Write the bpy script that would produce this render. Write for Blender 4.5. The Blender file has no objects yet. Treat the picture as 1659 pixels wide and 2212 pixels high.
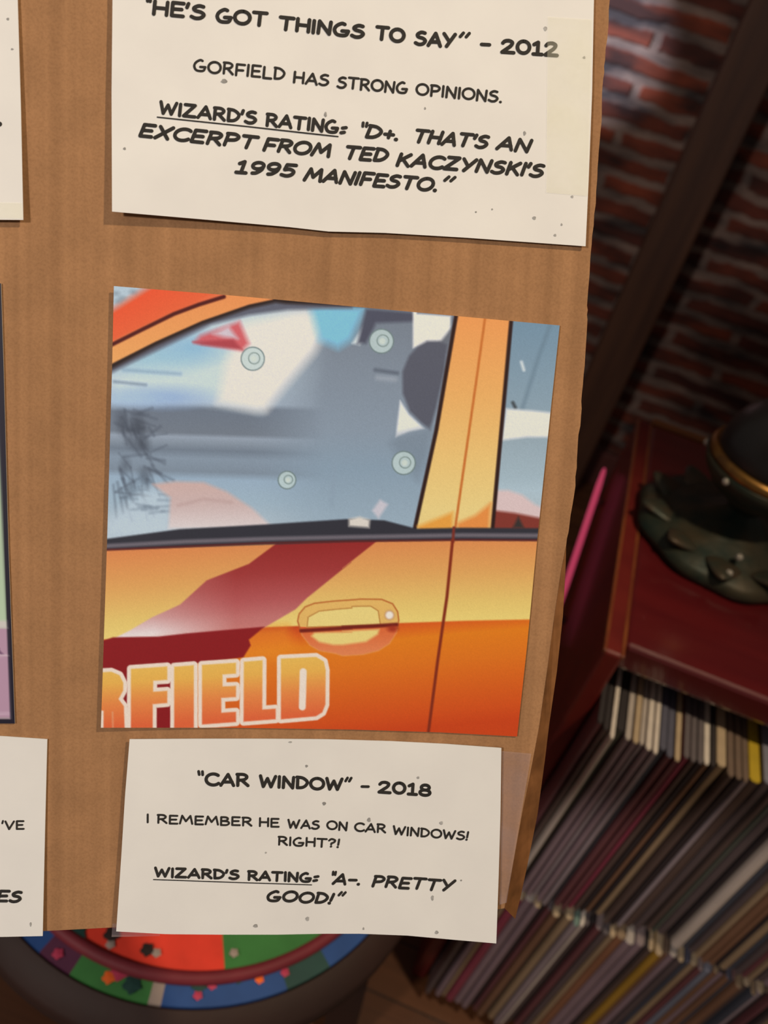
import bpy, bmesh, math, random
import numpy as np
from mathutils import Vector, Matrix

random.seed(7)
rng = np.random.default_rng(11)
SC = bpy.context.scene
COL = SC.collection

# ------------------------------------------------------------------ camera
CAM_Z = 1.32                                  # phone held about chest high above the floor
F = 1900.0                                    # focal length in pixels of the 1659 x 2212 frame
A = np.array([[0.9277, 0.36186, -0.09178],    # rows: world x (along wall), y (into room), z (up)
              [0.29472, -0.55902, 0.77501],
              [0.22914, -0.74603, -0.62525]])
u_, s_, vt_ = np.linalg.svd(A); A = u_ @ vt_
CEN = np.array([829.5, 1106.0])
CAMP = np.array([0.0, 0.0, CAM_Z])
cam = bpy.data.cameras.new('camera'); camo = bpy.data.objects.new('camera', cam); COL.objects.link(camo)
m = Matrix.Identity(4)
for i in range(3):
    m[i][0] = A[i, 0]; m[i][1] = -A[i, 1]; m[i][2] = -A[i, 2]; m[i][3] = CAMP[i]
camo.matrix_world = m
cam.sensor_fit = 'VERTICAL'; cam.sensor_height = 24; cam.sensor_width = 18
cam.lens = 24 * F / 2212
cam.clip_start = 0.02
cam.dof.use_dof = True; cam.dof.focus_distance = 0.402; cam.dof.aperture_fstop = cam.lens / 3.6
SC.camera = camo

# ------------------------------------------------------------------ board frame (tilted display board 0.4 m away)
def rodrigues(p):
    p = np.array(p, float); th = np.linalg.norm(p); k = p / th
    K = np.array([[0, -k[2], k[1]], [k[2], 0, -k[0]], [-k[1], k[0], 0]])
    return np.eye(3) + math.sin(th) * K + (1 - math.cos(th)) * K @ K
BCAM = rodrigues([0.12491684, -0.0489927, 0.04142311])
BW = A @ BCAM                                 # columns: board right, board down, board away
BN = BCAM[:, 2]; BD = 0.40
def bp(px, py, w=0.0):
    """world point where the sight line of a photo point meets the board plane raised w towards the viewer"""
    r = np.array([px - CEN[0], py - CEN[1], F])
    q = r * ((BN[2] * BD - w) / (BN @ r))
    return A @ q + CAMP
def bpv(px, py, w):
    r = np.stack([px - CEN[0], py - CEN[1], np.full_like(px, F)], -1)
    t = (BN[2] * BD - w) / (r @ BN)
    return (r * t[:, None]) @ A.T + CAMP
OUT = -BW[:, 2]                               # towards the viewer

# ------------------------------------------------------------------ light
def look(o, loc, target):
    o.location = loc
    o.rotation_euler = (Vector(target) - Vector(loc)).to_track_quat('-Z', 'Y').to_euler()
def area(name, loc, target, size, power, color):
    l = bpy.data.lights.new(name, 'AREA'); l.shape = 'DISK'; l.size = size; l.energy = power; l.color = color
    o = bpy.data.objects.new(name, l); COL.objects.link(o); look(o, loc, target); return o
BC = bp(750, 1050)
KEY = BC + BW[:, 0] * 0.95 - BW[:, 1] * 1.12 - BW[:, 2] * 1.12
kl = bpy.data.lights.new('lamp_key', 'SPOT'); kl.energy = 90; kl.color = (1.0, 0.80, 0.545); kl.shadow_soft_size = 0.05
kl.spot_size = math.radians(44); kl.spot_blend = 0.5
ko = bpy.data.objects.new('lamp_key', kl); COL.objects.link(ko); look(ko, KEY, BC)
area('lamp_room', (-1.05, -1.2, 1.95), (0.15, 0.9, 0.6), 0.22, 21.5, (1.0, 0.91, 0.84))
sp = bpy.data.lights.new('daylight_window', 'SPOT'); sp.energy = 620; sp.color = (0.72, 0.80, 1.0)
sp.spot_size = math.radians(10.6); sp.spot_blend = 0.2; sp.shadow_soft_size = 0.03
spo = bpy.data.objects.new('daylight_window', sp); COL.objects.link(spo); look(spo, (-1.6, 0.9, 1.9), (-0.268, 2.1, 1.10))
W = bpy.data.worlds.new('room'); SC.world = W; W.use_nodes = True
W.node_tree.nodes['Background'].inputs[0].default_value = (1.0, 0.86, 0.78, 1)
W.node_tree.nodes['Background'].inputs[1].default_value = 0.10
SC.view_settings.view_transform = 'Standard'; SC.view_settings.look = 'None'
SC.view_settings.exposure = 0.0; SC.view_settings.gamma = 1.0; SC.view_settings.use_curve_mapping = False

# ------------------------------------------------------------------ helpers
def lin(c):
    c = np.asarray(c, float) / 255.0
    return np.where(c <= 0.04045, c / 12.92, ((c + 0.055) / 1.055) ** 2.4)
TINT = np.array([0.90, 0.79, 0.64]) * 1.02    # lamp colour on the board: printed colour = seen colour / lamp colour
def alb(c):
    return np.clip(lin(c) / TINT, 0.004, 0.95)
def mat(name, col, rough=0.6, spec=0.5, metal=0.0, coat=0.0, noise=None, nscale=8.0, bump=0.0, bscale=60.0, stretch=(1, 1, 1)):
    """procedural material: base colour broken up by noise, optional bump"""
    M = bpy.data.materials.new(name); M.use_nodes = True
    nt = M.node_tree; b = nt.nodes['Principled BSDF']
    b.inputs['Roughness'].default_value = rough; b.inputs['Metallic'].default_value = metal
    b.inputs['Specular IOR Level'].default_value = spec; b.inputs['Coat Weight'].default_value = coat
    b.inputs['Coat Roughness'].default_value = 0.12
    c = tuple(col) + (1,)
    b.inputs['Base Color'].default_value = c
    tc = nt.nodes.new('ShaderNodeTexCoord'); mp = nt.nodes.new('ShaderNodeMapping')
    mp.inputs['Scale'].default_value = stretch
    nt.links.new(tc.outputs['Object'], mp.inputs['Vector'])
    if noise is None: noise = tuple(x * 0.8 for x in col)
    n = nt.nodes.new('ShaderNodeTexNoise'); n.inputs['Scale'].default_value = nscale; n.inputs['Detail'].default_value = 6
    nt.links.new(mp.outputs[0], n.inputs['Vector'])
    r = nt.nodes.new('ShaderNodeValToRGB')
    r.color_ramp.elements[0].position = 0.32; r.color_ramp.elements[1].position = 0.68
    r.color_ramp.elements[0].color = tuple(noise) + (1,); r.color_ramp.elements[1].color = c
    nt.links.new(n.outputs['Fac'], r.inputs['Fac']); nt.links.new(r.outputs['Color'], b.inputs['Base Color'])
    if bump:
        n2 = nt.nodes.new('ShaderNodeTexNoise'); n2.inputs['Scale'].default_value = bscale; n2.inputs['Detail'].default_value = 4
        nt.links.new(mp.outputs[0], n2.inputs['Vector'])
        bm_ = nt.nodes.new('ShaderNodeBump'); bm_.inputs['Strength'].default_value = bump; bm_.inputs['Distance'].default_value = 0.002
        nt.links.new(n2.outputs['Fac'], bm_.inputs['Height']); nt.links.new(bm_.outputs['Normal'], b.inputs['Normal'])
    return M
def link(name, me, parent=None, loc=(0, 0, 0)):
    o = bpy.data.objects.new(name, me); COL.objects.link(o)
    o.location = loc
    if parent is not None: o.parent = parent
    return o
def tag(o, label=None, cat=None, group=None, kind=None):
    if label: o['label'] = label
    if cat: o['category'] = cat
    if group: o['group'] = group
    if kind: o['kind'] = kind
    return o
def empty(name, loc, label, cat, group=None):
    o = bpy.data.objects.new(name, None); COL.objects.link(o); o.location = loc; o.empty_display_size = 0.02
    return tag(o, label, cat, group)
def mesh(name, verts, faces, mats, fm=None, smooth=False):
    me = bpy.data.meshes.new(name); me.from_pydata([tuple(map(float, v)) for v in verts], [], faces)
    for x in (mats if isinstance(mats, (list, tuple)) else [mats]): me.materials.append(x)
    if fm is not None: me.polygons.foreach_set('material_index', fm)
    if smooth: me.polygons.foreach_set('use_smooth', [True] * len(me.polygons))
    me.update(); return me
def bm_mesh(name, bm, mats, smooth=False):
    me = bpy.data.meshes.new(name); bm.to_mesh(me); bm.free()
    for x in (mats if isinstance(mats, (list, tuple)) else [mats]): me.materials.append(x)
    if smooth: me.polygons.foreach_set('use_smooth', [True] * len(me.polygons))
    return me
def box_bm(x0, x1, y0, y1, z0, z1, bev=0.0, seg=2):
    bm = bmesh.new(); bmesh.ops.create_cube(bm, size=1)
    for v in bm.verts:
        v.co = Vector(((x0 + x1) / 2 + v.co.x * (x1 - x0), (y0 + y1) / 2 + v.co.y * (y1 - y0), (z0 + z1) / 2 + v.co.z * (z1 - z0)))
    if bev: bmesh.ops.bevel(bm, geom=bm.edges[:], offset=bev, segments=seg, profile=0.5, affect='EDGES')
    return bm
def lathe(profile, n=64, lobes=0, amp=0.0):
    """closed-bottom/top revolve of (r, z) points"""
    vs, fs = [], []
    for r, z in profile:
        for k in range(n):
            a = 2 * math.pi * k / n; rr = r * (1 + amp * math.cos(lobes * a)) if lobes else r
            vs.append((rr * math.cos(a), rr * math.sin(a), z))
    for i in range(len(profile) - 1):
        for k in range(n):
            k2 = (k + 1) % n; fs.append((i * n + k, i * n + k2, (i + 1) * n + k2, (i + 1) * n + k))
    fs.append(tuple(range(n - 1, -1, -1))); b = (len(profile) - 1) * n; fs.append(tuple(range(b, b + n)))
    return vs, fs

# ------------------------------------------------------------------ setting: floor, wall, baseboard
def floor_mat():
    M = bpy.data.materials.new('floor_planks'); M.use_nodes = True; nt = M.node_tree; b = nt.nodes['Principled BSDF']
    tc = nt.nodes.new('ShaderNodeTexCoord')
    br = nt.nodes.new('ShaderNodeTexBrick'); nt.links.new(tc.outputs['Object'], br.inputs['Vector'])
    br.inputs['Scale'].default_value = 1.0; br.inputs['Brick Width'].default_value = 0.9; br.inputs['Row Height'].default_value = 0.085
    br.inputs['Mortar Size'].default_value = 0.0015
    br.inputs['Color1'].default_value = (0.17, 0.062, 0.022, 1); br.inputs['Color2'].default_value = (0.12, 0.042, 0.016, 1)
    br.inputs['Mortar'].default_value = (0.02, 0.008, 0.004, 1)
    mp = nt.nodes.new('ShaderNodeMapping'); mp.inputs['Scale'].default_value = (2, 30, 1); nt.links.new(tc.outputs['Object'], mp.inputs['Vector'])
    n = nt.nodes.new('ShaderNodeTexNoise'); n.inputs['Scale'].default_value = 3; n.inputs['Detail'].default_value = 6
    nt.links.new(mp.outputs[0], n.inputs['Vector'])
    mx = nt.nodes.new('ShaderNodeMix'); mx.data_type = 'RGBA'; mx.blend_type = 'MULTIPLY'; mx.inputs[0].default_value = 0.6
    nt.links.new(br.outputs['Color'], mx.inputs[6]); nt.links.new(n.outputs['Fac'], mx.inputs[7])
    nt.links.new(mx.outputs[2], b.inputs['Base Color']); b.inputs['Roughness'].default_value = 0.42
    return M
def brick_mat():
    M = bpy.data.materials.new('old_brick'); M.use_nodes = True; nt = M.node_tree; b = nt.nodes['Principled BSDF']
    N = nt.nodes.new; L = nt.links.new
    tc = N('ShaderNodeTexCoord'); sx = N('ShaderNodeSeparateXYZ'); cx = N('ShaderNodeCombineXYZ')
    L(tc.outputs['Object'], sx.inputs[0]); L(sx.outputs['X'], cx.inputs['X']); L(sx.outputs['Z'], cx.inputs['Y'])
    nw = N('ShaderNodeTexNoise'); nw.inputs['Scale'].default_value = 14; nw.inputs['Detail'].default_value = 3
    L(cx.outputs[0], nw.inputs['Vector'])
    ad = N('ShaderNodeMixRGB'); ad.blend_type = 'LINEAR_LIGHT'; ad.inputs['Fac'].default_value = 0.016
    L(cx.outputs[0], ad.inputs['Color1']); L(nw.outputs['Color'], ad.inputs['Color2'])
    br = N('ShaderNodeTexBrick'); L(ad.outputs[0], br.inputs['Vector'])
    br.inputs['Scale'].default_value = 1.0; br.inputs['Brick Width'].default_value = 0.29; br.inputs['Row Height'].default_value = 0.0483
    br.inputs['Mortar Size'].default_value = 0.0125; br.inputs['Mortar Smooth'].default_value = 0.5; br.inputs['Bias'].default_value = -0.1
    br.inputs['Color1'].default_value = (0.20, 0.042, 0.017, 1); br.inputs['Color2'].default_value = (0.062, 0.017, 0.013, 1)
    br.inputs['Mortar'].default_value = (0.215, 0.160, 0.138, 1)
    n2 = N('ShaderNodeTexNoise'); n2.inputs['Scale'].default_value = 7; n2.inputs['Detail'].default_value = 5; mp = N('ShaderNodeMapping'); mp.inputs['Scale'].default_value = (1.0, 2.6, 1); L(cx.outputs[0], mp.inputs['Vector']); L(mp.outputs[0], n2.inputs['Vector'])
    rp = N('ShaderNodeValToRGB'); rp.color_ramp.elements[0].position = 0.36; rp.color_ramp.elements[1].position = 0.66
    rp.color_ramp.elements[0].color = (0.16, 0.15, 0.17, 1); rp.color_ramp.elements[1].color = (1.25, 1.1, 1.0, 1)
    L(n2.outputs['Fac'], rp.inputs['Fac'])
    mx = N('ShaderNodeMix'); mx.data_type = 'RGBA'; mx.blend_type = 'MULTIPLY'; mx.inputs[0].default_value = 1.0
    L(br.outputs['Color'], mx.inputs[6]); L(rp.outputs['Color'], mx.inputs[7]); L(mx.outputs[2], b.inputs['Base Color'])
    b.inputs['Roughness'].default_value = 0.85
    bu = N('ShaderNodeBump'); bu.inputs['Strength'].default_value = 0.6; bu.inputs['Distance'].default_value = 0.006; bu.invert = True
    L(br.outputs['Fac'], bu.inputs['Height']); L(bu.outputs['Normal'], b.inputs['Normal'])
    return M
YW = 2.10
o = link('floor', bm_mesh('floor', box_bm(-2.2, 2.4, -1.2, YW + 0.1, -0.06, 0.0), floor_mat())); tag(o, 'reddish brown wooden plank floor', 'floor', kind='structure')
o = link('wall_back', bm_mesh('wall_back', box_bm(-2.2, 2.4, YW, YW + 0.12, 0.0, 2.7), brick_mat())); tag(o, 'old red brick wall with pale mortar', 'wall', kind='structure')
MBASE = mat('dark_baseboard', (0.11, 0.035, 0.03), 0.35, coat=0.4)
bmb = box_bm(-2.2, 2.4, YW - 0.022, YW, 0.0, 0.105, 0.004)
o = link('baseboard_back', bm_mesh('baseboard_back', bmb, MBASE)); tag(o, 'dark varnished baseboard below the brick wall', 'baseboard', kind='structure')

# timber post in front of the brick wall
MPOST = mat('dark_timber', (0.085, 0.032, 0.014), 0.6, noise=(0.05, 0.018, 0.009), nscale=5, stretch=(8, 8, 0.6), bump=0.3, bscale=12)
pb = box_bm(-0.048, 0.048, -0.045, 0.045, 0.001, 2.66, 0.005)
post = link('timber_post', bm_mesh('timber_post', pb, MPOST), loc=(0.187, 2.030, 0.0))
tag(post, 'dark brown square timber post standing in front of the brick wall', 'post')

# ------------------------------------------------------------------ red record shelf
MRED = mat('red_paint', (0.15, 0.012, 0.014), 0.28, 0.5, coat=0.9, noise=(0.105, 0.008, 0.011), nscale=4, bump=0.12, bscale=25, stretch=(1, 6, 1))
MREDE = mat('red_paint_worn', (0.20, 0.020, 0.014), 0.42, 0.45, coat=0.12, noise=(0.13, 0.010, 0.010), nscale=14, bump=0.15, bscale=30)
SX0, SX1, SY0, SY1, SZ = 0.166, 0.70, 0.66, 1.105, CAM_Z - 0.577
shelf = empty('record_shelf', ((SX0 + SX1) / 2, (SY0 + SY1) / 2, 0.0), 'glossy dark red painted wooden shelf unit holding two rows of records', 'shelf')
so = np.array(shelf.location)
def part(name, b, M, label=None):
    for v in b.verts: v.co -= Vector(so)
    o = link(name, bm_mesh(name, b, M), shelf)
    if label: o['label'] = label
    return o
T2 = 0.365                                     # top of the lower shelf board that carries row one
part('side_panel', box_bm(SX0, SX0 + 0.020, SY0 - 0.019, SY1, 0.0, SZ, 0.0035), MREDE)
part('side_panel', box_bm(SX1 - 0.02, SX1, SY0 - 0.019, SY1, 0.0, SZ, 0.0035), MREDE)
part('top_board', box_bm(SX0 + 0.020, SX1 - 0.02, SY0, SY1, SZ - 0.034, SZ, 0.005), MRED)
part('shelf_board', box_bm(SX0 + 0.020, SX1 - 0.02, SY0, SY1 - 0.012, T2 - 0.020, T2, 0.002), MRED)
part('shelf_board', box_bm(SX0 + 0.020, SX1 - 0.02, SY0, SY1 - 0.012, 0.008, 0.028, 0.002), MRED)
part('back_panel', box_bm(SX0 + 0.020, SX1 - 0.02, SY1 - 0.012, SY1 - 0.002, 0.0, SZ - 0.034), MRED)
MWORN = mat('paint_worn_to_wood', (0.30, 0.085, 0.025), 0.35, coat=0.5, noise=(0.16, 0.03, 0.015), nscale=18)
for xe in (SX0 - 0.0008, SX0 + 0.0168):
    part('worn_edge', box_bm(xe, xe + 0.004, SY0 - 0.0185, SY1 - 0.002, SZ - 0.005, SZ + 0.0007, 0.0012), MWORN, 'edge of the side panel worn to orange wood')
MORE = mat('bare_wood_edge', (0.30, 0.10, 0.025), 0.45)
part('back_strip', box_bm(SX0 + 0.020, SX1 - 0.02, SY1 - 0.001, SY1 + 0.012, SZ - 0.034, SZ + 0.004, 0.002), MORE, 'strip of orange bare wood along the back edge')

# ------------------------------------------------------------------ records
def sleeve(x0, x1, yf, zb, h, tilt, Mb, Mt):
    """a card sleeve: two boards joined at a rounded front spine, pinched open mouth at the back"""
    t = (x1 - x0) / 2; d = 0.312
    prof = [(-t, d), (-t, 0.004), (-t * 0.6, 0.0008), (0, 0), (t * 0.6, 0.0008), (t, 0.004), (t, d), (t * 0.25, d), (0.0, d - 0.008), (-t * 0.25, d)]
    n = len(prof); vs = []; zz = [0.0, 0.0015, h - 0.0015, h]; ins = [0.85, 1, 1, 0.85]
    for z, k in zip(zz, ins):
        for (px, py) in prof: vs.append((px * k + tilt * z, py + (0.0008 if k < 1 else 0), z))
    fs, fm = [], []
    for i in range(3):
        for k in range(n):
            fs.append((i * n + k, i * n + (k + 1) % n, (i + 1) * n + (k + 1) % n, (i + 1) * n + k)); fm.append(1 if i != 1 else 0)
    fs.append(tuple(range(n - 1, -1, -1))); fm.append(1); fs.append(tuple(range(3 * n, 4 * n))); fm.append(1)
    me = mesh('record_sleeve', vs, fs, [Mb, Mt], fm)
    return link('record_sleeve', me, loc=((x0 + x1) / 2, yf, zb))
def v3(c): return tuple(lin(c) * 3.4)
RC = {  # colour families: spine, paper edge
 'white': ((122, 112, 104), (158, 150, 142)), 'pale grey': ((92, 82, 84), (132, 124, 118)), 'mauve': ((84, 70, 74), (104, 92, 92)),
 'black': ((28, 24, 25), (34, 30, 31)), 'dark brown': ((54, 43, 39), (82, 68, 58)), 'maroon': ((66, 38, 40), (88, 66, 66)),
 'crimson': ((86, 34, 46), (106, 74, 74)), 'dark green': ((48, 50, 44), (78, 74, 64)), 'navy': ((40, 42, 48), (62, 62, 74)),
 'tan': ((94, 78, 60), (134, 118, 96)), 'yellow': ((104, 78, 26), (140, 118, 26)), 'charcoal': ((54, 46, 46), (72, 66, 68)),
 'blue grey': ((70, 72, 80), (94, 94, 104)), 'teal': ((46, 66, 66), (78, 96, 90)), 'orange': ((84, 56, 40), (110, 84, 62)), 'brown': ((76, 54, 40), (104, 88, 70))}
RM = {}
for k, (a, b2) in RC.items():
    RM[k] = (mat('sleeve_' + k.replace(' ', '_'), v3(a), 0.32, 0.5, noise=tuple(x * 0.75 for x in v3(a)), nscale=40, stretch=(1, 1, 0.15)),
             mat('paper_edge_' + k.replace(' ', '_'), tuple(.62 * x for x in v3(b2)), 0.6, noise=tuple(x * 0.7 for x in v3(b2)), nscale=60))
# each record: (thickness in tenths of a millimetre, colour of the spine, colour of the top edge, setback in millimetres)
row1 = [(60, 'maroon', 'black', 5), (62, 'dark brown', 'black', 3), (48, 'white', 'white', -3), (80, 'dark green', 'black', 4), (62, 'mauve', 'pale grey', 0), (62, 'mauve', 'tan', -2), (50, 'pale grey', 'pale grey', -1),
        (62, 'mauve', 'white', -4), (52, 'pale grey', 'white', -4), (72, 'navy', 'navy', 3), (70, 'maroon', 'navy', 2), (60, 'maroon', 'tan', -2), (62, 'crimson', 'charcoal', 2), (62, 'dark brown', 'charcoal', 3), (62, 'black', 'charcoal', 6),
        (60, 'brown', 'white', 5), (42, 'black', 'black', 7), (100, 'tan', 'tan', 9), (70, 'dark brown', 'dark brown', 4), (70, 'black', 'dark brown', 5), (62, 'pale grey', 'dark brown', 4),
        (118, 'dark brown', 'yellow', 9), (88, 'charcoal', 'blue grey', 12), (45, 'black', 'black', 14), (60, 'dark brown', 'blue grey', 13), (45, 'dark green', 'black', 15), (110, 'charcoal', 'blue grey', 13), (60, 'black', 'black', 12),
        (115, 'white', 'white', 9), (80, 'navy', 'navy', 12), (60, 'charcoal', 'charcoal', 10), (62, 'tan', 'tan', 7), (80, 'brown', 'brown', 7), (70, 'brown', 'tan', 8), (48, 'black', 'black', 9), (90, 'tan', 'pale grey', 8), (70, 'navy', 'blue grey', 8), (70, 'charcoal', 'charcoal', 7), (60, 'maroon', 'mauve', 6)]
row2 = [(70, 'charcoal', 'pale grey', 0), (52, 'dark brown', 'black', 3), (80, 'mauve', 'charcoal', 2), (62, 'tan', 'tan', 1), (110, 'crimson', 'tan', 0), (110, 'mauve', 'pale grey', 2), (90, 'mauve', 'tan', 0),
        (60, 'black', 'black', 5), (62, 'maroon', 'charcoal', 3), (90, 'brown', 'tan', 0), (52, 'dark brown', 'dark brown', 3), (90, 'tan', 'tan', 1), (70, 'pale grey', 'teal', -3), (48, 'white', 'white', 0), (62, 'charcoal', 'charcoal', 4), (62, 'black', 'black', 6),
        (80, 'maroon', 'mauve', 2), (80, 'charcoal', 'charcoal', 3), (70, 'tan', 'tan', 1), (110, 'orange', 'brown', 2), (110, 'mauve', 'pale grey', 4), (100, 'mauve', 'mauve', 4), (48, 'black', 'black', 7), (62, 'dark brown', 'tan', 5), (90, 'yellow', 'tan', 4), (70, 'brown', 'dark brown', 7),
        (90, 'mauve', 'pale grey', 6), (70, 'charcoal', 'tan', 7), (70, 'navy', 'navy', 8), (90, 'tan', 'tan', 8), (60, 'maroon', 'mauve', 8), (90, 'blue grey', 'blue grey', 8), (70, 'brown', 'brown', 8)]
fill = ['charcoal', 'dark brown', 'mauve', 'black', 'tan', 'maroon', 'pale grey', 'brown', 'navy']
ORD = ('first', 'second', 'third', 'fourth', 'fifth', 'sixth', 'seventh', 'eighth', 'ninth', 'tenth')
def lay(row, zb, yf, where, grp):
    x = SX0 + 0.0222; rng_ = random.Random(len(row)); items = list(row)
    while sum(i[0] for i in items) * 1e-4 < 0.56: items.append((rng_.choice((42, 60, 80)), rng_.choice(fill), rng_.choice(fill), rng_.randint(5, 11)))
    fit = []
    for w, c, t, sb in items:
        g = 0.0008 + 0.0006 * rng_.random()
        if x + w * 1e-4 > SX1 - 0.024: break
        fit.append((x, w * 1e-4, c, t, sb)); x += w * 1e-4 + g
    count, nth = {}, {}
    for f_ in fit: count[f_[2:4]] = count.get(f_[2:4], 0) + 1
    for x, w, c, t, sb in fit:
        hh = 0.3125 + rng_.uniform(-0.002, 0.002); tl = rng_.uniform(-0.0006, 0.0006)
        o = sleeve(x, x + w, yf + sb * 0.0014 + rng_.uniform(-0.003, 0.003), zb + 0.0006, hh, tl, RM[c][0], RM[t][1])
        nth[(c, t)] = nth.get((c, t), 0) + 1
        if count[(c, t)] == 1: lab = 'the only record with %s spine and %s top in the %s row' % (c, t, where)
        else: lab = '%s from left of the %s-spined, %s-topped records, %s row' % (ORD[nth[(c, t)] - 1], c.replace(' ', '-'), t.replace(' ', '-'), where)
        tag(o, lab, 'record', grp)
lay(row1, T2, 0.606, 'upper', 'records in the upper row of the red shelf')
lay(row2, 0.028, 0.612, 'lower', 'records in the lower row of the red shelf')

# ------------------------------------------------------------------ ornament on the shelf
MBRZ = mat('dark_bronze', (0.07, 0.055, 0.03), 0.5, 0.4, 0.2, noise=(0.012, 0.032, 0.026), nscale=28, bump=0.5, bscale=60)
MDK = mat('black_glaze', (0.025, 0.025, 0.027), 0.38, 0.5, coat=0.1)
MGOLD = mat('old_gold', (0.50, 0.26, 0.06), 0.35, 0.5, 0.85, noise=(0.22, 0.11, 0.04), nscale=40)
MSTON = mat('glass_bead', (0.6, 0.55, 0.48), 0.12, 0.8, 0.3)
MLEAF = mat('patina_brown', (0.10, 0.062, 0.035), 0.45, 0.5, 0.3, noise=(0.045, 0.06, 0.045), nscale=40, bump=0.4, bscale=80)
orn = empty('ornamental_urn', (0.283, 0.892, SZ + 0.0008), 'dark lidded urn with gold collar and leafy bronze foot on the red shelf', 'ornament')
v, f = lathe([(0.094, 0), (0.104, 0.003), (0.106, 0.010), (0.098, 0.018), (0.080, 0.022), (0.066, 0.030), (0.045, 0.036), (0.03, 0.046), (0.021, 0.052), (0.018, 0.056)], 96, 9, 0.022)
ofoot = link('foot', mesh('foot', v, f, MBRZ, smooth=True), orn)
v, f = lathe([(0.018, 0.05), (0.02, 0.058), (0.034, 0.068), (0.052, 0.080), (0.065, 0.096), (0.070, 0.110), (0.066, 0.111), (0.058, 0.108)], 64)
obowl = link('bowl', mesh('bowl', v, f, MBRZ, smooth=True), orn)
v, f = lathe([(0.060, 0.108), (0.0665, 0.1085), (0.0685, 0.114), (0.066, 0.121), (0.059, 0.121)], 64)
link('collar', mesh('collar', v, f, MGOLD, smooth=True), orn)
v, f = lathe([(0.059, 0.114), (0.061, 0.124), (0.060, 0.140), (0.054, 0.158), (0.043, 0.172), (0.028, 0.181), (0.014, 0.185), (0.002, 0.186)], 64)
link('lid', mesh('lid', v, f, MDK, smooth=True), orn)
for k in range(10):
    a = 2 * math.pi * k / 10 + 0.2
    bm = bmesh.new(); bmesh.ops.create_uvsphere(bm, u_segments=16, v_segments=10, radius=1)
    for vv in bm.verts:
        x, y, z = vv.co; w = 1 - 0.45 * max(0, x)
        p = Vector((x * 0.030, y * 0.021 * w, z * 0.006)); p.rotate(Matrix.Rotation(-0.22 + 0.1 * math.sin(3 * k), 3, 'Y'))
        p += Vector((0.079, 0, 0.021)); p.rotate(Matrix.Rotation(a, 3, 'Z')); vv.co = p
    lf = link('leaf', bm_mesh('leaf', bm, MLEAF, True), orn)
for k, (a, r, z) in enumerate([(-1.62, 0.094, 0.026), (-1.55, 0.075, 0.037), (-2.3, 0.069, 0.104), (2.9, 0.069, 0.104)]):
    bm = bmesh.new(); bmesh.ops.create_icosphere(bm, subdivisions=2, radius=0.0042)
    for vv in bm.verts: vv.co += Vector((r * math.cos(a), r * math.sin(a), z))
    link('bead', bm_mesh('bead', bm, MSTON, True), ofoot if k < 2 else obowl)['label'] = 'small clear glass bead'

# ------------------------------------------------------------------ made-up glowing rod standing in for an unidentified pink streak
def ray(px, py): return A @ np.array([px - CEN[0], py - CEN[1], F])
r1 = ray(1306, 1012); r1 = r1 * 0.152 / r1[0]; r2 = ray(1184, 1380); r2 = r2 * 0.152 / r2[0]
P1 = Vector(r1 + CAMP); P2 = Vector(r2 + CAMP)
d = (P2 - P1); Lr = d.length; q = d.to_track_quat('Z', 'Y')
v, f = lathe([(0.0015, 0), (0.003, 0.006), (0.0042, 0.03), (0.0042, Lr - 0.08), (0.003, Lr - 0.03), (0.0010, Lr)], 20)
PINK = mat('pink_streak_glow', (0.85, 0.085, 0.22), 0.25, 0.6, noise=(0.75, 0.2, 0.22), nscale=12)
PINK.node_tree.nodes['Principled BSDF'].inputs['Emission Color'].default_value = (1.0, 0.10, 0.22, 1); PINK.node_tree.nodes['Principled BSDF'].inputs['Emission Strength'].default_value = 0.36  # emission added so the streak stays bright in shadow; no known lamp
me = mesh('pink_streak_rod', [tuple((P1 - P2).normalized() * (Lr - p[2]) + (q @ Vector((p[0], p[1], 0)))) for p in v], f, PINK, smooth=True)
tube = link('pink_streak_rod', me, loc=P2); tag(tube, 'slim self-lit pink rod added for an unidentified pink streak, left side of red shelf', 'pink rod')
for t_ in (0.12, 0.8):
    c_ = P2 + (P1 - P2) * t_ - P2
    b_ = box_bm(c_.x + 0.0045, SX0 - P2.x - 0.0002, c_.y - 0.004, c_.y + 0.004, c_.z - 0.004, c_.z + 0.004, 0.001)
    link('clip', bm_mesh('clip', b_, MBASE), tube)  # added clips joining the made-up rod to the side panel

# ------------------------------------------------------------------ painted round stool, lower left
ST = np.array([-0.159, 0.526]); SH = CAM_Z - 0.85
stool = empty('round_stool', (ST[0], ST[1], 0), 'round stool with a hand-painted red, green and blue top on dark wooden legs', 'stool')
def pmat(n, c): return mat('paint_' + n, tuple(lin(c) * 2.6), 0.6, 0.3, noise=tuple(lin(c) * 2.1), nscale=30, bump=0.1)
PAL = {'red': (160, 42, 28), 'green': (40, 84, 40), 'blue': (24, 50, 92), 'deep_green': (22, 46, 42), 'white': (112, 100, 92), 'purple': (58, 26, 44), 'maroon': (80, 26, 32), 'orange': (170, 74, 26), 'pink': (130, 40, 60), 'black': (30, 22, 20)}
PM = {k: pmat(k, c) for k, c in PAL.items()}; PK = list(PAL); PML = [PM[k] for k in PK]
def pang(px, py):
    r = ray(px, py); p = r * (-0.85) / r[2]; return math.atan2(p[1] - ST[1], p[0] - ST[0]), math.hypot(p[0] - ST[0], p[1] - ST[1]), p
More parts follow.
